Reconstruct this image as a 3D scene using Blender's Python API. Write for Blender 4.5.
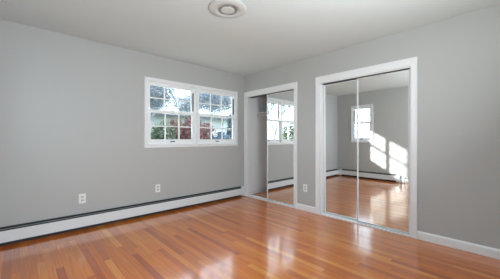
import bpy, bmesh, math, random
from mathutils import Vector, Matrix
R = math.radians
for o in list(bpy.data.objects):
    bpy.data.objects.remove(o, do_unlink=True)
S = bpy.context.scene
COL = S.collection

# ------------------------------------------------------------------ camera
cam_d = bpy.data.cameras.new('camera')
cam = bpy.data.objects.new('camera', cam_d)
COL.objects.link(cam)
cam.location = (-3.374, -3.791, 1.148)
cam.rotation_euler = (R(90), 0, -R(42.96))
cam_d.sensor_width = 36
cam_d.lens = 248.73 * 36 / 500
cam_d.shift_y = -0.0006
cam_d.clip_start = 0.02
S.camera = cam

# ------------------------------------------------------------------ light and exposure
S.view_settings.view_transform = 'Standard'
S.view_settings.look = 'None'
S.view_settings.gamma = 1
S.view_settings.use_curve_mapping = False
S.view_settings.exposure = 0.17
wd = bpy.data.worlds.new('sky')
S.world = wd
wd.use_nodes = True
bg = wd.node_tree.nodes['Background']
bg.inputs['Color'].default_value = (0.76, 0.90, 1.05, 1)
bg.inputs['Strength'].default_value = 4.3
sun_d = bpy.data.lights.new('sun', 'SUN')
sun_d.energy = 17.0
sun_d.color = (1.0, 0.97, 0.92)
sun_d.angle = R(2.0)
sun = bpy.data.objects.new('sun', sun_d)
COL.objects.link(sun)
sun.rotation_euler = Vector((-1, -0.57, -0.341)).to_track_quat('-Z', 'Y').to_euler()
sun.location = (6, 4, 5)
# added fill lamp, out of view, bounced off the ceiling at the near end of the room
fl_d = bpy.data.lights.new('bounce_fill', 'AREA')
fl_d.shape = 'DISK'; fl_d.size = 0.3
fl_d.energy = 44.0
fl_d.color = (0.92, 0.99, 1.0)
fl = bpy.data.objects.new('bounce_fill', fl_d)
COL.objects.link(fl)
fl.location = (-1.9, -4.0, 1.35)
fl.rotation_euler = Vector((-0.1, 1.15, 1)).to_track_quat('-Z', 'Y').to_euler()

# ------------------------------------------------------------------ materials
def srgb(r, g, b):
    def f(c):
        c /= 255
        return c / 12.92 if c <= 0.04045 else ((c + 0.055) / 1.055) ** 2.4
    return (f(r), f(g), f(b), 1)

def mat(name, col, rough=0.5, metal=0.0, spec=0.5, noise=0.0, nscale=20, bump=0.0, bscale=200, coat=0.0):
    m = bpy.data.materials.new(name)
    m.use_nodes = True
    nt = m.node_tree
    p = nt.nodes['Principled BSDF']
    p.inputs['Base Color'].default_value = col
    p.inputs['Roughness'].default_value = rough
    p.inputs['Metallic'].default_value = metal
    p.inputs['Specular IOR Level'].default_value = spec
    p.inputs['Coat Weight'].default_value = coat
    tc = nt.nodes.new('ShaderNodeTexCoord')
    if noise:
        n = nt.nodes.new('ShaderNodeTexNoise')
        n.inputs['Scale'].default_value = nscale
        n.inputs['Detail'].default_value = 4
        nt.links.new(tc.outputs['Object'], n.inputs['Vector'])
        h = nt.nodes.new('ShaderNodeHueSaturation')
        h.inputs['Color'].default_value = col
        mr = nt.nodes.new('ShaderNodeMapRange')
        mr.inputs['To Min'].default_value = 1 - noise
        mr.inputs['To Max'].default_value = 1 + noise
        nt.links.new(n.outputs['Fac'], mr.inputs['Value'])
        nt.links.new(mr.outputs['Result'], h.inputs['Value'])
        nt.links.new(h.outputs['Color'], p.inputs['Base Color'])
    if bump:
        n = nt.nodes.new('ShaderNodeTexNoise')
        n.inputs['Scale'].default_value = bscale
        nt.links.new(tc.outputs['Object'], n.inputs['Vector'])
        b = nt.nodes.new('ShaderNodeBump')
        b.inputs['Strength'].default_value = bump
        b.inputs['Distance'].default_value = 0.002
        nt.links.new(n.outputs['Fac'], b.inputs['Height'])
        nt.links.new(b.outputs['Normal'], p.inputs['Normal'])
    return m

WALL = mat('grey_wall_paint', srgb(184, 185, 183), 0.65, spec=0.3, bump=0.05, bscale=300, noise=0.01, nscale=3)
CLOSET = mat('brightened_closet_paint', srgb(246, 245, 243), 0.7, spec=0.2, bump=0.05, bscale=250)  # whitened to stand in for light the closet interior lacks
CEIL = mat('white_ceiling_paint', srgb(211, 218, 218), 0.8, spec=0.2, bump=0.05, bscale=250)
TRIM = mat('white_trim_paint', srgb(236, 237, 238), 0.35, noise=0.01, nscale=8)
VINYL = mat('white_window_vinyl', srgb(240, 242, 243), 0.35, noise=0.01, nscale=8)
HEAT = mat('white_heater_enamel', srgb(226, 230, 232), 0.4, noise=0.01, nscale=10)
BACK = mat('heater_back_shade', srgb(50, 53, 56), 0.6, metal=0.2, noise=0.04, nscale=20)  # near black puts the shade of slot and bottom gap into the colour
FIN = mat('dark_heater_fins', srgb(62, 66, 70), 0.6, metal=0.3, noise=0.1, nscale=60)
DAMP = mat('grey_damper_steel', srgb(165, 170, 172), 0.5, metal=0.4, noise=0.05, nscale=40)
TRACK = mat('track_shade_metal', srgb(84, 88, 92), 0.5, metal=0.3, noise=0.05, nscale=30)  # dark colour stands for the shade in the track gaps
DARK = mat('dark_gasket', srgb(62, 68, 72), 0.5, noise=0.1, nscale=30)
PLATE = mat('white_outlet_plastic', srgb(235, 236, 235), 0.3, noise=0.01, nscale=30)
SLOT = mat('outlet_receptacle_plastic', srgb(205, 205, 203), 0.35, noise=0.02, nscale=40)
HOLE = mat('outlet_slot_black', srgb(40, 40, 40), 0.6, noise=0.05, nscale=40)
RAIL = mat('white_metal_rail', srgb(244, 245, 246), 0.25, metal=0.0, noise=0.01, nscale=10)
STILE = mat('pale_aluminium_stile', srgb(226, 228, 230), 0.28, metal=0.25, noise=0.01, nscale=10)
MIRROR = mat('mirror_silver', (0.92, 0.94, 0.93, 1), 0.0, metal=1.0, noise=0.004, nscale=2)
SHELF = mat('white_shelf_paint', srgb(232, 230, 226), 0.5, noise=0.01, nscale=10)
LAMPW = mat('lamp_opal_glass', srgb(200, 202, 199), 0.35, noise=0.01, nscale=10)
LAMPR = mat('lamp_grey_ring', srgb(140, 142, 142), 0.35, metal=0.4, noise=0.02, nscale=20)
PIPE = mat('grey_pipe', srgb(120, 124, 135), 0.4, metal=0.4, noise=0.05, nscale=30)

def glass_mat():
    m = bpy.data.materials.new('window_glass')
    m.use_nodes = True
    nt = m.node_tree
    nt.nodes.clear()
    out = nt.nodes.new('ShaderNodeOutputMaterial')
    mix = nt.nodes.new('ShaderNodeMixShader')
    tr = nt.nodes.new('ShaderNodeBsdfTransparent')
    tr.inputs['Color'].default_value = (0.93, 0.96, 0.96, 1)
    gl = nt.nodes.new('ShaderNodeBsdfGlossy')
    gl.inputs['Roughness'].default_value = 0.02
    lw = nt.nodes.new('ShaderNodeLayerWeight')
    lw.inputs['Blend'].default_value = 0.5
    pw = nt.nodes.new('ShaderNodeMath'); pw.operation = 'POWER'
    nt.links.new(lw.outputs['Facing'], pw.inputs[0]); pw.inputs[1].default_value = 4
    ma = nt.nodes.new('ShaderNodeMath'); ma.operation = 'MULTIPLY_ADD'
    nt.links.new(pw.outputs[0], ma.inputs[0]); ma.inputs[1].default_value = 0.6; ma.inputs[2].default_value = 0.03
    nt.links.new(ma.outputs[0], mix.inputs[0])
    nt.links.new(tr.outputs[0], mix.inputs[1])
    nt.links.new(gl.outputs[0], mix.inputs[2])
    nt.links.new(mix.outputs[0], out.inputs[0])
    return m
GLASS = glass_mat()

def floor_mat():
    m = bpy.data.materials.new('oak_strip_floor')
    m.use_nodes = True
    nt = m.node_tree
    L = nt.links.new
    N = nt.nodes.new
    p = nt.nodes['Principled BSDF']
    tc = N('ShaderNodeTexCoord')
    sep = N('ShaderNodeSeparateXYZ')
    L(tc.outputs['Object'], sep.inputs[0])
    W, LEN = 0.058, 1.0
    def math_n(op, a, b=None):
        n = N('ShaderNodeMath'); n.operation = op
        for i, v in enumerate((a, b)):
            if v is None: continue
            if isinstance(v, (int, float)): n.inputs[i].default_value = v
            else: L(v, n.inputs[i])
        return n.outputs[0]
    xs = math_n('DIVIDE', sep.outputs['X'], W)
    row = math_n('FLOOR', xs)
    fx = math_n('FRACT', xs)
    wn = N('ShaderNodeTexWhiteNoise'); wn.noise_dimensions = '1D'
    L(row, wn.inputs['W'])
    off = math_n('MULTIPLY', wn.outputs['Value'], 7.3)
    ys = math_n('ADD', math_n('DIVIDE', sep.outputs['Y'], LEN), off)
    pl = math_n('FLOOR', ys)
    fy = math_n('FRACT', ys)
    cmb = N('ShaderNodeCombineXYZ')
    L(row, cmb.inputs[0]); L(pl, cmb.inputs[1])
    wn2 = N('ShaderNodeTexWhiteNoise'); wn2.noise_dimensions = '2D'
    L(cmb.outputs[0], wn2.inputs['Vector'])
    ramp = N('ShaderNodeValToRGB')
    e = ramp.color_ramp.elements
    e[0].position = 0.0; e[0].color = srgb(176, 84, 40)
    e[1].position = 1.0; e[1].color = srgb(230, 156, 88)
    for pos, c in ((0.12, (196, 106, 52)), (0.5, (213, 123, 62)), (0.85, (219, 134, 70))):
        x = e.new(pos); x.color = srgb(*c)
    L(wn2.outputs['Value'], ramp.inputs[0])
    # grain stretched along the plank
    mp = N('ShaderNodeCombineXYZ')
    L(math_n('MULTIPLY', sep.outputs['X'], 85), mp.inputs[0])
    L(math_n('MULTIPLY', sep.outputs['Y'], 2.5), mp.inputs[1])
    L(math_n('MULTIPLY', wn2.outputs['Value'], 40), mp.inputs[2])
    gn = N('ShaderNodeTexNoise'); gn.inputs['Scale'].default_value = 1.0; gn.inputs['Detail'].default_value = 5
    L(mp.outputs[0], gn.inputs['Vector'])
    gr = N('ShaderNodeMapRange'); gr.inputs['From Min'].default_value = 0.25; gr.inputs['From Max'].default_value = 0.75
    gr.inputs['To Min'].default_value = 0.74; gr.inputs['To Max'].default_value = 1.16
    L(gn.outputs['Fac'], gr.inputs['Value'])
    # seams
    dx = math_n('MINIMUM', fx, math_n('SUBTRACT', 1.0, fx))
    sx = math_n('LESS_THAN', dx, 0.02)
    dy = math_n('MINIMUM', fy, math_n('SUBTRACT', 1.0, fy))
    sy = math_n('LESS_THAN', dy, 0.0012)
    seam = math_n('MAXIMUM', sx, sy)
    sv = math_n('SUBTRACT', 1.0, math_n('MULTIPLY', seam, 0.2))
    val = math_n('MULTIPLY', gr.outputs[0], sv)
    hs = N('ShaderNodeHueSaturation')
    hs.inputs['Saturation'].default_value = 1.08
    L(ramp.outputs[0], hs.inputs['Color']); L(val, hs.inputs['Value'])
    L(hs.outputs[0], p.inputs['Base Color'])
    p.inputs['Roughness'].default_value = 0.32
    p.inputs['Specular IOR Level'].default_value = 0.5
    p.inputs['Coat Weight'].default_value = 1.0
    p.inputs['Coat Roughness'].default_value = 0.11
    p.inputs['Coat IOR'].default_value = 1.5
    bn = N('ShaderNodeTexNoise'); bn.inputs['Scale'].default_value = 9; bn.inputs['Detail'].default_value = 2
    L(tc.outputs['Object'], bn.inputs['Vector'])
    b = N('ShaderNodeBump'); b.inputs['Strength'].default_value = 0.12; b.inputs['Distance'].default_value = 0.01
    L(bn.outputs['Fac'], b.inputs['Height']); L(b.outputs[0], p.inputs['Normal'])
    return m
FLOOR = floor_mat()

def leaf(name, a, b):
    m = bpy.data.materials.new(name); m.use_nodes = True
    nt = m.node_tree; p = nt.nodes['Principled BSDF']
    tc = nt.nodes.new('ShaderNodeTexCoord')
    n = nt.nodes.new('ShaderNodeTexNoise'); n.inputs['Scale'].default_value = 6
    nt.links.new(tc.outputs['Object'], n.inputs['Vector'])
    r = nt.nodes.new('ShaderNodeValToRGB')
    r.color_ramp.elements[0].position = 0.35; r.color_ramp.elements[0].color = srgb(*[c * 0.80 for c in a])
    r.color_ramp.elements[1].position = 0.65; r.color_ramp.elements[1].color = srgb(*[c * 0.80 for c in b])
    nt.links.new(n.outputs['Fac'], r.inputs[0]); nt.links.new(r.outputs[0], p.inputs['Base Color'])
    p.inputs['Roughness'].default_value = 0.7
    return m
LEAF_G = leaf('green_leaves', (96, 112, 86), (142, 152, 124))
LEAF_R = leaf('red_leaves', (122, 74, 74), (172, 122, 116))
LEAF_B = leaf('rust_leaves', (130, 92, 78), (176, 144, 122))
LEAF_T = leaf('teal_leaves', (72, 96, 104), (112, 140, 146))
LEAF_S = leaf('slate_blue_leaves', (104, 124, 144), (150, 168, 184))
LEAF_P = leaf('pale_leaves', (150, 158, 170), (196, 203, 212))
BARK = mat('grey_bark', srgb(140, 144, 152), 0.9, noise=0.15, nscale=12)
LAWN = mat('lawn_grass', srgb(100, 106, 78), 0.95, noise=0.2, nscale=3)
SIDING = mat('pale_siding', srgb(166, 170, 166), 0.8, noise=0.02, nscale=5)
ROOF = mat('grey_shingles', srgb(150, 150, 152), 0.9, noise=0.1, nscale=20)
GUTTER = mat('dark_gutter', srgb(78, 74, 76), 0.6, noise=0.05, nscale=8)
PANE_D = mat('dark_house_pane', srgb(96, 104, 112), 0.15, noise=0.05, nscale=4)

# ------------------------------------------------------------------ helpers
def box(bm, x0, x1, y0, y1, z0, z1):
    x0, x1 = sorted((x0, x1)); y0, y1 = sorted((y0, y1)); z0, z1 = sorted((z0, z1))
    v = [bm.verts.new((x, y, z)) for x in (x0, x1) for y in (y0, y1) for z in (z0, z1)]
    for f in ((0, 1, 3, 2), (4, 6, 7, 5), (0, 4, 5, 1), (2, 3, 7, 6), (0, 2, 6, 4), (1, 5, 7, 3)):
        bm.faces.new([v[i] for i in f])

def prism(bm, pts, axis, a, b):
    """profile pts (two coordinates) extruded along axis from a to b"""
    def P(p, t):
        return {'x': (t, p[0], p[1]), 'y': (p[0], t, p[1]), 'z': (p[0], p[1], t)}[axis]
    A = [bm.verts.new(P(p, a)) for p in pts]
    B = [bm.verts.new(P(p, b)) for p in pts]
    n = len(pts)
    bm.faces.new(A); bm.faces.new(B[::-1])
    for i in range(n):
        bm.faces.new((A[i], B[i], B[(i + 1) % n], A[(i + 1) % n]))

def lathe(bm, prof, seg=48, c=(0, 0, 0)):
    rings = []
    for r, z in prof:
        if r < 1e-5:
            rings.append([bm.verts.new((c[0], c[1], c[2] + z))])
        else:
            rings.append([bm.verts.new((c[0] + r * math.cos(2 * math.pi * i / seg), c[1] + r * math.sin(2 * math.pi * i / seg), c[2] + z)) for i in range(seg)])
    for A, B in zip(rings, rings[1:]):
        for i in range(seg):
            j = (i + 1) % seg
            if len(A) == 1 and len(B) == 1: continue
            if len(A) == 1: bm.faces.new((A[0], B[i], B[j]))
            elif len(B) == 1: bm.faces.new((A[i], A[j], B[0]))
            else: bm.faces.new((A[i], A[j], B[j], B[i]))

def tube(bm, p0, p1, r0, r1, seg=6):
    p0, p1 = Vector(p0), Vector(p1)
    d = (p1 - p0).normalized()
    u = d.orthogonal().normalized(); w = d.cross(u)
    A = [bm.verts.new(p0 + r0 * (math.cos(2 * math.pi * i / seg) * u + math.sin(2 * math.pi * i / seg) * w)) for i in range(seg)]
    B = [bm.verts.new(p1 + r1 * (math.cos(2 * math.pi * i / seg) * u + math.sin(2 * math.pi * i / seg) * w)) for i in range(seg)]
    for i in range(seg):
        j = (i + 1) % seg
        bm.faces.new((A[i], A[j], B[j], B[i]))
    bm.faces.new(A[::-1]); bm.faces.new(B)

def obj(name, bm, m, parent=None, bevel=0.0, smooth=False):
    bmesh.ops.recalc_face_normals(bm, faces=bm.faces[:])
    me = bpy.data.meshes.new(name)
    bm.to_mesh(me); bm.free()
    if smooth:
        for p in me.polygons: p.use_smooth = True
    me.materials.append(m)
    o = bpy.data.objects.new(name, me)
    COL.objects.link(o)
    if parent: o.parent = parent
    if bevel:
        b = o.modifiers.new('bevel', 'BEVEL'); b.width = bevel; b.segments = 2; b.limit_method = 'ANGLE'
    return o

def boxes(name, lst, m, parent=None, bevel=0.0):
    bm = bmesh.new()
    for b in lst: box(bm, *b)
    return obj(name, bm, m, parent, bevel)

def struct(o, label=None):
    o['kind'] = 'structure'
    if label: o['label'] = label
    return o

def tag(o, label, cat, group=None):
    o['label'] = label; o['category'] = cat
    if group: o['group'] = group
    return o

def empty(name, loc=(0, 0, 0), rz=0.0):
    o = bpy.data.objects.new(name, None)
    COL.objects.link(o)
    o.location = loc; o.rotation_euler = (0, 0, rz)
    o.empty_display_size = 0.1
    return o

def copy_tree(src, parent=None):
    c = src.copy(); COL.objects.link(c)
    if parent: c.parent = parent
    for ch in list(src.children):
        copy_tree(ch, c)
    return c

# ------------------------------------------------------------------ room shell
H = 2.44
XL = -3.71           # inner face of the wall opposite the closets
YN = -4.20           # the near end, where the camera stands
T = 0.12
CD = 0.72            # closet back wall
# floor and ceiling (they run on into the closets)
struct(boxes('floor', [(XL - T, CD + T, YN, T, -0.12, 0)], FLOOR), 'glossy reddish oak strip floor')
struct(boxes('ceiling', [(XL - T, CD + T, YN, T, H, H + 0.12)], CEIL), 'plain white ceiling')

# wall with the double window (y = 0); opening x -1.95..-0.25, z 1.07..2.03
WX0, WX1, WZ0, WZ1 = -1.95, -0.25, 1.07, 2.03
WT = 0.10
struct(boxes('wall_back', [
    (XL - T, WX0, 0, WT, 0, H), (WX1, CD, 0, WT, 0, H),
    (WX0, WX1, 0, WT, 0, WZ0), (WX0, WX1, 0, WT, WZ1, H)], WALL), 'grey wall with the double window')
# wall opposite the closets (x = XL), with one window: y -1.04..-0.49
VY0, VY1, VZ0, VZ1 = -1.04, -0.49, 1.07, 2.03
struct(boxes('wall_left', [
    (XL - WT, XL, YN, VY0, 0, H), (XL - WT, XL, VY1, 0, 0, H),
    (XL - WT, XL, VY0, VY1, 0, VZ0), (XL - WT, XL, VY0, VY1, VZ1, H)], WALL), 'grey wall opposite the closets')
# unseen near wall, its doorway sized to let sky light in as fill
struct(boxes('wall_front', [(-2.5, T, YN, YN - T, 0, H), (XL - T, -2.5, YN, YN - T, 2.1, H)], WALL), 'grey near wall with a doorway sized for sky fill')
# closet wall (x = 0) with two openings
OA0, OA1 = -0.078, -1.252      # first opening (y)
OB0, OB1 = -1.737, -2.942      # second opening
OZ = 2.005
struct(boxes('wall_right', [
    (0, T, 0, OA0, 0, H), (0, T, OA1, OB0, 0, H), (0, T, OB1, YN, 0, H),
    (0, T, OA0, OA1, OZ, H), (0, T, OB0, OB1, OZ, H)], WALL), 'grey wall with the two mirrored closets')
# closet interiors
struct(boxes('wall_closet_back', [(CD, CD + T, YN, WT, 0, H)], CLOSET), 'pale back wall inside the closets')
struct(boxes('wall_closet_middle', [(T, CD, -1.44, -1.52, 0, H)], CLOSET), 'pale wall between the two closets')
struct(boxes('wall_closet_end', [(T, CD, -3.1, -3.2, 0, H)], WALL), 'grey end wall inside the closet')

struct(boxes('wall_closet_liner', [(T, CD, -0.005, 0, 0, H)], CLOSET), 'thin whitened liner on the side wall, brightening the half-open closet')  # added liner over the grey wall, white to lighten the closet

# ------------------------------------------------------------------ trim
def casing_x(name, y0, y1, ztop, w, wt, label):
    """door casing round an opening in the closet wall; y0 > y1; front stands 18 mm into the room"""
    bm = bmesh.new()
    box(bm, -0.018, 0.0, y0, y0 + w, 0, ztop + wt)
    box(bm, -0.018, 0.0, y1 - w, y1, 0, ztop + wt)
    box(bm, -0.018, 0.0, y1, y0, ztop, ztop + wt)
    # jamb liners and head liner
    box(bm, 0.0, T, y0 - 0.012, y0, 0, ztop)
    box(bm, 0.0, T, y1, y1 + 0.012, 0, ztop)
    box(bm, 0.0, T, y1 + 0.012, y0 - 0.012, ztop - 0.012, ztop)
    # raised outer bead
    box(bm, -0.024, -0.018, y0 + w - 0.016, y0 + w, 0, ztop + wt)
    box(bm, -0.024, -0.018, y1 - w, y1 - w + 0.016, 0, ztop + wt)
    box(bm, -0.024, -0.018, y1 - w + 0.016, y0 + w - 0.016, ztop + wt - 0.016, ztop + wt)
    return struct(obj(name, bm, TRIM, bevel=0.002), label)
casing_x('trim_1', OA0, OA1, OZ, 0.066, 0.09, 'white casing round the closet nearer the corner')
casing_x('trim_2', OB0, OB1, OZ, 0.066, 0.095, 'white casing round the wide mirrored closet')

def baseboard(name, lst, axis, label):
    bm = bmesh.new()
    for a, b, sgn, c in lst:
        # profile: 15 mm thick, rounded top
        pts = [(0, 0), (0.015, 0), (0.015, 0.074), (0.010, 0.085), (0.004, 0.092), (0, 0.092)]
        pts = [(c + sgn * p[0], p[1]) for p in pts]
        prism(bm, pts, axis, a, b)
    return struct(obj(name, bm, TRIM), label)
baseboard('baseboard_right', [(OA1 - 0.066, OB0 + 0.066, -1, 0), (OB1 - 0.066, YN, -1, 0)], 'y', 'white baseboard along the closet wall')
baseboard('baseboard_closet', [(T, CD, -1, -0.005)], 'x', 'white baseboard inside the open closet')
baseboard('baseboard_closet_back', [(-0.021, -1.44, -1, CD)], 'y', 'white baseboard on the closet back wall')

# window casings
def casing_frame(name, to, a0, a1, z0, z1, w, label):
    """picture-frame casing; to(a, d, z) maps along-wall, out-of-wall, height"""
    bm = bmesh.new()
    def bx(A0, A1, D0, D1, Z0, Z1):
        p, q = to(A0, D0, Z0), to(A1, D1, Z1)
        box(bm, p[0], q[0], p[1], q[1], p[2], q[2])
    bx(a0 - w, a0, 0, 0.018, z0 - w, z1 + w); bx(a1, a1 + w, 0, 0.018, z0 - w, z1 + w)
    bx(a0, a1, 0, 0.018, z1, z1 + w); bx(a0, a1, 0, 0.018, z0 - w, z0)
    # outer bead and projecting stool
    bx(a0 - w, a0 - w + 0.014, 0.018, 0.024, z0 - w, z1 + w); bx(a1 + w - 0.014, a1 + w, 0.018, 0.024, z0 - w, z1 + w)
    bx(a0 - w + 0.014, a1 + w - 0.014, 0.018, 0.024, z1 + w - 0.014, z1 + w)
    bx(a0 - 0.02, a1 + 0.02, 0.018, 0.030, z0 - 0.016, z0 - 0.001)
    return struct(obj(name, bm, TRIM, bevel=0.002), label)
casing_frame('trim_3', lambda a, d, z: (a, -d, z), WX0, WX1, WZ0, WZ1, 0.052, 'white casing round the double window')
casing_frame('trim_4', lambda a, d, z: (XL + d, a, z), VY0, VY1, VZ0, VZ1, 0.052, 'white casing round the single window')

# ------------------------------------------------------------------ double-hung windows
def window(name, to, a0, a1, z0, z1, cols, label, sill=0.07):
    """to(a, d, z): a along the wall, d outward from the room"""
    def bxs(n, lst, m, parent=None, bevel=0.0):
        bm = bmesh.new()
        for A0, A1, D0, D1, Z0, Z1 in lst:
            p, q = to(A0, D0, Z0), to(A1, D1, Z1)
            box(bm, p[0], q[0], p[1], q[1], p[2], q[2])
        return obj(n, bm, m, parent, bevel)
    fr = bxs(name, [(a0, a0 + 0.016, 0, 0.062, z0, z1), (a1 - 0.016, a1, 0, 0.062, z0, z1),
                    (a0 + 0.016, a1 - 0.016, 0, 0.062, z1 - 0.016, z1), (a0 + 0.016, a1 - 0.016, 0, 0.062, z0, z0 + 0.016)], VINYL)
    struct(fr, label)
    zm = z0 + (z1 - z0) * 0.53          # meeting rail centre
    st = 0.030
    A0, A1 = a0 + 0.017, a1 - 0.017
    def sash(n, d0, d1, Z0, Z1, bot, top):
        g0, g1, h0, h1 = A0 + st, A1 - st, Z0 + bot, Z1 - top
        lst = [(A0, g0, d0, d1, Z0, Z1), (g1, A1, d0, d1, Z0, Z1), (g0, g1, d0, d1, Z0, h0), (g0, g1, d0, d1, h1, Z1)]
        dm = (d0 + d1) / 2
        s = bxs(n, lst, VINYL, fr)
        ml = []
        for k in range(1, cols):
            x = g0 + (g1 - g0) * k / cols
            ml.append((x - 0.009, x + 0.009, dm - 0.006, dm + 0.006, h0, h1))
        z = (h0 + h1) / 2
        ml.append((g0, g1, dm - 0.0055, dm + 0.0055, z - 0.009, z + 0.009))
        bxs('muntin_grid', ml, VINYL, s)
        bxs('glass', [(g0, g1, dm - 0.002, dm + 0.002, h0, h1)], GLASS, s)
        return s
    sash('upper_sash', 0.034, 0.058, zm - 0.020, z1 - 0.017, 0.040, 0.032)
    lo = sash('lower_sash', 0.006, 0.030, z0 + 0.017, zm + 0.024, 0.058, 0.042)
    c = (A0 + A1) / 2
    bxs('sash_lift', [(c - 0.035, c + 0.035, -0.004, 0.006, z0 + 0.030, z0 + 0.046), (c - 0.03, c + 0.03, -0.010, -0.004, z0 + 0.040, z0 + 0.046)], DARK, lo)['label'] = 'dark sash lift on the bottom rail'
    bxs('sash_lock', [(c - 0.025, c + 0.025, 0.010, 0.030, zm + 0.024, zm + 0.034), (c - 0.008, c + 0.016, 0.006, 0.022, zm + 0.034, zm + 0.042)], RAIL, lo)
    # dark balance channels in the jambs beside the raised sash
    bxs('balance_channel', [(a1 - 0.026, a1 - 0.016, 0.008, 0.032, zm + 0.05, z1 - 0.09)], DARK, fr)['label'] = 'dark balance channel in the jamb'
    bxs('balance_channel', [(a0 + 0.016, a0 + 0.020, 0.008, 0.032, zm + 0.05, z1 - 0.09)], DARK, fr)['label'] = 'dark balance channel in the jamb'
    return fr
XM = -1.118
tb = lambda a, d, z: (a, d, z)
window('window_1', tb, WX0 + 0.002, XM - 0.03, WZ0 + 0.002, WZ1 - 0.002, 3, 'left half of the double window')
window('window_2', tb, XM + 0.03, WX1 - 0.002, WZ0 + 0.002, WZ1 - 0.002, 3, 'right half of the double window')
struct(boxes('trim_5', [(XM - 0.029, XM + 0.029, -0.022, 0.058, WZ0 + 0.001, WZ1 - 0.001)], TRIM, bevel=0.002), 'white post between the two windows')
window('window_3', lambda a, d, z: (XL - d, a, z), VY0 + 0.002, VY1 - 0.002, VZ0 + 0.002, VZ1 - 0.002, 2, 'single window seen in the mirror')

# ------------------------------------------------------------------ baseboard heaters
def heater(name, to, a0, a1, label, c0=0.075, c1=0.075, posts=()):
    root = empty(name, to((a0 + a1) / 2, 0, 0))
    inv = Vector(root.location)
    def bxs(n, lst, m, parent=root, bevel=0.0):
        bm = bmesh.new()
        for A0, A1, D0, D1, Z0, Z1 in lst:
            p, q = Vector(to(A0, D0, Z0)) - inv, Vector(to(A1, D1, Z1)) - inv
            box(bm, p[0], q[0], p[1], q[1], p[2], q[2])
        return obj(n, bm, m, parent, bevel)
    e0, e1 = a0 + c0, a1 - c1
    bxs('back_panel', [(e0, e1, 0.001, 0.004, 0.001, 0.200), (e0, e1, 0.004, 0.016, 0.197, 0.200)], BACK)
    bxs('front_panel', [(e0, e1, 0.058, 0.062, 0.045, 0.168), (e0, e1, 0.054, 0.058, 0.164, 0.168), (e0, e1, 0.050, 0.058, 0.045, 0.049)], HEAT)
    bxs('damper', [(e0, e1, 0.024, 0.040, 0.178, 0.181)], DAMP)['label'] = 'grey steel damper blade in the top slot'
    bxs('fin_core', [(e0, e1, 0.008, 0.050, 0.050, 0.135)], FIN)['label'] = 'dark fin element inside the cover'
    for s0, s1 in ((a0, e0), (e1, a1)):
        bxs('end_cap', [(s0, s1, 0.001, 0.0635, 0.012, 0.165), (s0, s1, 0.001, 0.034, 0.165, 0.206)], HEAT, bevel=0.002)
    for q in posts:
        bxs('splice_cover', [(q - 0.03, q + 0.03, 0.058, 0.0645, 0.036, 0.162)], HEAT)
    return tag(root, label, 'heater')
heater('baseboard_heater', lambda a, d, z: (a, -d, z), XL + 0.002, -0.026, 'long white baseboard heater under the double window', c0=0.012)
heater('baseboard_heater', lambda a, d, z: (XL + d, a, z), -1.74, -0.068, 'white baseboard heater seen in the wide mirror, below the sunlit patch')
baseboard('baseboard_left', [(-1.742, YN, 1, XL)], 'y', 'white baseboard beyond the end of the heater in the wide mirror')
pp = empty('heating_pipe', (XL + 0.10, -1.80, 0))
bm = bmesh.new(); tube(bm, (0, 0, 0.001), (0, 0, 0.15), 0.011, 0.011, 14); obj('pipe', bm, PIPE, pp, smooth=True)
bm = bmesh.new(); lathe(bm, [(0.011, 0.0005), (0.024, 0.0005), (0.024, 0.004), (0.013, 0.010), (0.011, 0.010)], 20); obj('floor_flange', bm, PIPE, pp)
bm = bmesh.new(); tube(bm, (0, 0, 0.151), (0, 0, 0.175), 0.016, 0.014, 14); obj('cap', bm, DARK, pp)
tag(pp, 'short grey pipe standing on the floor past the heater end, seen in the wide mirror', 'pipe')

# ------------------------------------------------------------------ mirrored sliding doors
def mirror_door(width, zb, zt, label, name='mirrored_closet_door'):
    """origin at the middle of the bottom edge, front face towards -x"""
    r = empty(name)
    w = width / 2
    s = 0.020
    boxes('mirror', [(-0.006, -0.001, -w + s, w - s, zb + 0.014, zt - 0.012)], MIRROR, r)
    bm = bmesh.new()
    box(bm, -0.001, 0.012, -w + s, w - s, zb + 0.014, zt - 0.012)
    obj('backing_board', bm, SHELF, r)
    for sg in (-1, 1):
        a, b = sorted((sg * w, sg * (w - s)))
        boxes('stile', [(-0.012, 0.016, a, b, zb, zt)], STILE, r, 0.002)
    boxes('rail', [(-0.010, 0.014, -w + s, w - s, zb, zb + 0.014)], STILE, r, 0.002)
    boxes('rail', [(-0.010, 0.014, -w + s, w - s, zt - 0.012, zt)], STILE, r, 0.002)
    tag(r, label, 'closet door')
    return r
ZB, ZT = 0.018, 1.980
XF, XR = 0.045, 0.082
d = mirror_door(0.64, ZB, ZT, 'mirrored sliding door on the right half of the half-open closet nearer the corner')
d.location = (XF, -0.918, 0); d.rotation_euler.z = R(0.55)
d = mirror_door(0.64, ZB, ZT, 'right-hand mirrored sliding door reflecting the sunlit wall')
d.location = (XF + 0.005, -2.608, 0); d.rotation_euler.y = -R(0.29)
d = mirror_door(0.605, ZB, ZT, 'left-hand mirrored sliding door of the wide closet, reflecting the far corner')
d.location = (XR + 0.004, -2.055, 0); d.rotation_euler.y = -R(0.29)

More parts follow.
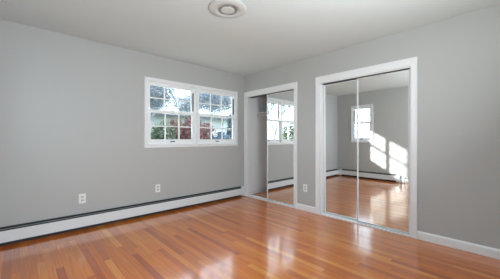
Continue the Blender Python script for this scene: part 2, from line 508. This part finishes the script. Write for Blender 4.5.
def tracks(y0, y1, la, lb):
    boxes_b = [(-0.010, 0.105, y1, y0, 0.0, 0.006), (-0.010, 0.026, y1, y0, 0.006, 0.010), (0.060, 0.066, y1, y0, 0.006, 0.016), (0.099, 0.105, y1, y0, 0.006, 0.016)]
    ft = tag(boxes('floor_track', boxes_b, RAIL), la, 'door track')
    boxes('groove_shade_strip', [(0.0265, 0.0335, y1 + 0.001, y0 - 0.001, 0.0061, 0.0072), (0.0665, 0.0715, y1 + 0.001, y0 - 0.001, 0.0061, 0.0072)], TRACK, ft)['label'] = 'dark strip for the shade in the track gap'  # strip coloured dark as the shade between the track lips
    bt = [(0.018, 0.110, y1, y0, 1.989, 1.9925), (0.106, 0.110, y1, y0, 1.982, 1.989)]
    tag(boxes('head_track', bt, TRACK), lb, 'door track')  # coloured dark as the shadow line under the header
tracks(OA0 - 0.013, OA1 + 0.013, 'white metal floor track across the half-open closet', 'metal head track darkened as the shadow gap above the half-open closet')
tracks(OB0 - 0.013, OB1 + 0.013, 'white metal floor track under the two closed mirrored doors', 'metal head track darkened as the shadow gap above the two closed mirrored doors')

# closet shelf and rod
bm = bmesh.new()
box(bm, 0.34, CD - 0.001, -1.438, -0.006, 1.690, 1.708)
tag(obj('closet_shelf', bm, SHELF, bevel=0.002), 'white shelf high inside the half-open closet', 'shelf')
rr = empty('closet_rod', (0.36, -0.7225, 1.648))
bm = bmesh.new(); tube(bm, (0, -0.71, 0), (0, 0.71, 0), 0.016, 0.016, 20); obj('rod', bm, RAIL, rr, smooth=True)
for sg in (-1, 1):
    bm = bmesh.new(); tube(bm, (0, sg * 0.717, 0), (0, sg * 0.707, 0), 0.027, 0.027, 20); obj('rod_socket', bm, RAIL, rr)
tag(rr, 'white hanging rod just under the closet shelf', 'closet rod')

# ------------------------------------------------------------------ outlets
def outlet(label, loc, rz):
    r = empty('wall_outlet', loc, rz)
    # plate faces -y in its own frame
    boxes('cover_plate', [(-0.038, 0.038, -0.006, -0.0003, -0.06, 0.06)], PLATE, r, 0.003)
    for s in (-1, 1):
        bm = bmesh.new()
        pts = []
        for i in range(24):
            a = 2 * math.pi * i / 24
            x, z = 0.0185 * math.cos(a), 0.0185 * math.sin(a)
            z = max(-0.0145, min(0.0145, z))
            pts.append((x, s * 0.0215 + z))
        prism(bm, pts, 'y', -0.0075, -0.006)
        q = obj('receptacle', bm, SLOT, r)
        boxes('slots', [(-0.0085, -0.0055, -0.0079, -0.0075, s * 0.0215 - 0.002, s * 0.0215 + 0.008), (0.0055, 0.0085, -0.0079, -0.0075, s * 0.0215 - 0.002, s * 0.0215 + 0.008), (-0.002, 0.002, -0.0079, -0.0075, s * 0.0215 - 0.010, s * 0.0215 - 0.006)], HOLE, q)
    bm = bmesh.new(); tube(bm, (0, -0.006, 0), (0, -0.0072, 0), 0.0032, 0.0032, 10); obj('screw', bm, SLOT, r)
    tag(r, label, 'outlet')
outlet('white wall outlet furthest left, above the baseboard heater', (-2.776, 0, 0.389), 0)
outlet('white wall outlet below the left half of the double window', (-1.795, 0, 0.389), 0)
outlet('white wall outlet between the two mirrored closets', (0, -1.472, 0.364), R(-90))

# ------------------------------------------------------------------ ceiling lamp
lp = empty('ceiling_lamp', (-1.862, -1.842, H))
bm = bmesh.new(); lathe(bm, [(0, -0.0005), (0.178, -0.0005), (0.184, -0.004), (0.184, -0.010), (0.180, -0.013), (0, -0.013)], 64); obj('base_pan', bm, LAMPW, lp, smooth=True)
bm = bmesh.new(); lathe(bm, [(0.178, -0.0135), (0.165, -0.018), (0.14, -0.021), (0.090, -0.023), (0.089, -0.0135)], 64); obj('outer_diffuser', bm, LAMPW, lp, smooth=True)
bm = bmesh.new(); lathe(bm, [(0.0885, -0.016), (0.0885, -0.024), (0.086, -0.026), (0.079, -0.026), (0.077, -0.024), (0.077, -0.016)], 64); obj('trim_ring', bm, LAMPR, lp, smooth=True)['label'] = 'grey ring round the lamp centre'
bm = bmesh.new(); lathe(bm, [(0.0765, -0.016), (0.0765, -0.022), (0.055, -0.024), (0, -0.025)], 64); obj('centre_diffuser', bm, LAMPW, lp, smooth=True)
tag(lp, 'round white flush ceiling lamp with a grey inner ring', 'lamp')

# ------------------------------------------------------------------ outdoors
GZ = -0.5
bm = bmesh.new()
prism(bm, [(-60, -5), (XL - 0.3, -5), (XL - 0.3, 0.3), (60, 0.3), (60, 70), (-60, 70)], 'z', GZ - 0.2, GZ)
g = obj('ground', bm, LAWN); struct(g, 'lawn outside the windows')

def leaves(bm, rnd, centre, rad, n, size):
    for _ in range(n):
        while True:
            v = Vector((rnd.uniform(-1, 1), rnd.uniform(-1, 1), rnd.uniform(-1, 1)))
            if v.length <= 1 and v.length > rnd.random() * 0.7: break
        p = Vector(centre) + Vector((v.x * rad[0], v.y * rad[1], v.z * rad[2]))
        s = size * rnd.uniform(0.6, 1.3)
        m = Matrix.Rotation(rnd.uniform(0, 6.28), 3, 'Z') @ Matrix.Rotation(rnd.uniform(0, 3.14), 3, 'X')
        q = [m @ Vector(c) * s + p for c in ((-0.5, 0, 0), (0, -0.3, 0.08), (0.5, 0, 0), (0, 0.3, 0.08))]
        vs = [bm.verts.new(c) for c in q]
        bm.faces.new(vs)

def shrub(x, y, rx, h, m, seed, label, n=1500, cone=False):
    rnd = random.Random(seed)
    r = empty('shrub', (x, y, GZ))
    bm = bmesh.new()
    for k in range(7):
        a = rnd.uniform(0, 6.28)
        tube(bm, (0.05 * math.cos(a), 0.05 * math.sin(a), 0), (rx * 0.5 * math.cos(a), rx * 0.5 * math.sin(a), h * rnd.uniform(0.5, 0.8)), 0.025, 0.008, 5)
    obj('stem', bm, BARK, r)
    bm = bmesh.new()
    if cone:
        for k in range(8):
            t = k / 7
            leaves(bm, rnd, (0, 0, h * (0.12 + 0.82 * t)), (rx * (1 - 0.85 * t), rx * (1 - 0.85 * t), h * 0.1), int(n * (1.2 - t) / 5), 0.11)
    else:
        leaves(bm, rnd, (0, 0, h * 0.55), (rx, rx, h * 0.45), n, 0.12)
        for k in range(5):
            a = rnd.uniform(0, 6.28)
            leaves(bm, rnd, (rx * 0.6 * math.cos(a), rx * 0.6 * math.sin(a), h * rnd.uniform(0.4, 0.75)), (rx * 0.5, rx * 0.5, h * 0.25), n // 8, 0.12)
    obj('foliage', bm, m, r)
    return tag(r, label, 'shrub')

def tree(x, y, h, m, seed, label, nleaf=1800, spread=1.0, r0=0.14, lsize=0.16):
    rnd = random.Random(seed)
    r = empty('tree', (x, y, GZ))
    bt, bl = bmesh.new(), bmesh.new()
    tips = []
    def grow(p, d, L, rad, depth):
        segs = 3
        for s in range(segs):
            d = (d + Vector((rnd.uniform(-.18, .18), rnd.uniform(-.18, .18), rnd.uniform(-.06, .14)))).normalized()
            q = p + d * (L / segs)
            tube(bt, p, q, rad * (1 - s * 0.13), rad * (1 - (s + 1) * 0.13), 6)
            p = q
            if depth <= 3: tips.append(p)
        if depth == 0: return
        for k in range(3 if depth > 1 else 2):
            a = rnd.uniform(0, 6.28)
            side = Vector((math.cos(a), math.sin(a), rnd.uniform(-.1, .5))) * spread
            grow(p, (d * 0.75 + side * 0.75).normalized(), L * rnd.uniform(.6, .78), rad * 0.6, depth - 1)
    grow(Vector((0, 0, 0)), Vector((0, 0, 1)), h * 0.36, r0, 5)
    for _ in range(nleaf):
        t = rnd.choice(tips)
        leaves(bl, rnd, t, (0.7, 0.7, 0.65), 1, lsize)
    obj('trunk', bt, BARK, r)
    obj('foliage', bl, m, r)
    return tag(r, label, 'tree')

shrub(1.10, 6.4, 0.56, 2.45, LEAF_G, 1, 'green shrub behind the left column of the left-hand window', n=2600)
shrub(2.42, 7.9, 0.56, 2.75, LEAF_B, 2, 'rust brown shrub behind the middle of the left-hand window', n=2600)
shrub(2.38, 6.3, 0.50, 2.75, LEAF_R, 3, 'dark red shrub behind the right column of the left-hand window', n=2600)
shrub(4.25, 7.9, 0.60, 2.60, LEAF_R, 4, 'dusky red shrub behind the left column of the right-hand window', n=2600)
shrub(4.02, 6.3, 0.52, 2.05, LEAF_S, 5, 'slate blue shrub behind the middle of the right-hand window', n=2600)
shrub(5.92, 7.9, 0.62, 3.1, LEAF_T, 6, 'tall dark teal shrub behind the right edge of the right-hand window', cone=True, n=3200)
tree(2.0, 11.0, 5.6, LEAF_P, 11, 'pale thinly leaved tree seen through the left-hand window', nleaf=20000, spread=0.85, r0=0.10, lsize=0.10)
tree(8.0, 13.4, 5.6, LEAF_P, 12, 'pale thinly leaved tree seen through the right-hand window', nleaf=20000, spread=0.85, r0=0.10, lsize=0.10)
tree(-9.6, 7.5, 5.8, LEAF_T, 13, 'teal green tree reflected in the mirror of the half-open closet', nleaf=4000, spread=0.8, lsize=0.22)
shrub(-6.2, 3.2, 0.8, 2.6, LEAF_G, 7, 'green shrub reflected low in the mirror of the half-open closet', n=2400)
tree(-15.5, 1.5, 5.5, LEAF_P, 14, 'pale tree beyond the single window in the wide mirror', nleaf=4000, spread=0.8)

# pale house beyond the shrubs
hs = empty('neighbour_house', (8.0, 19.0, GZ))
bm = bmesh.new(); box(bm, -9.0, 9.0, 0, 6.0, 0, 4.0)
for k in range(21):
    z = 0.15 + k * 0.18
    prism(bm, [(-0.02, z), (0, z), (0, z + 0.16)], 'x', -9.0, 9.0)
obj('siding', bm, SIDING, hs)
bm = bmesh.new(); prism(bm, [(-0.5, 4.0), (6.5, 4.0), (3.0, 4.55)], 'x', -9.4, 9.4); obj('roof', bm, ROOF, hs)
boxes('gutter', [(-9.4, 9.4, -0.62, -0.5, 3.80, 4.0)], GUTTER, hs)
for x in (-7.0, -4.2, -1.0, 2.4, 5.2):
    f = boxes('house_window', [(x - 0.55, x + 0.55, -0.06, -0.021, 1.2, 2.6)], TRIM, hs)
    boxes('house_pane', [(x - 0.47, x + 0.47, -0.07, -0.061, 1.28, 2.52)], PANE_D, f)
tag(hs, 'long pale sided house with a dark gutter behind the shrubs', 'house')
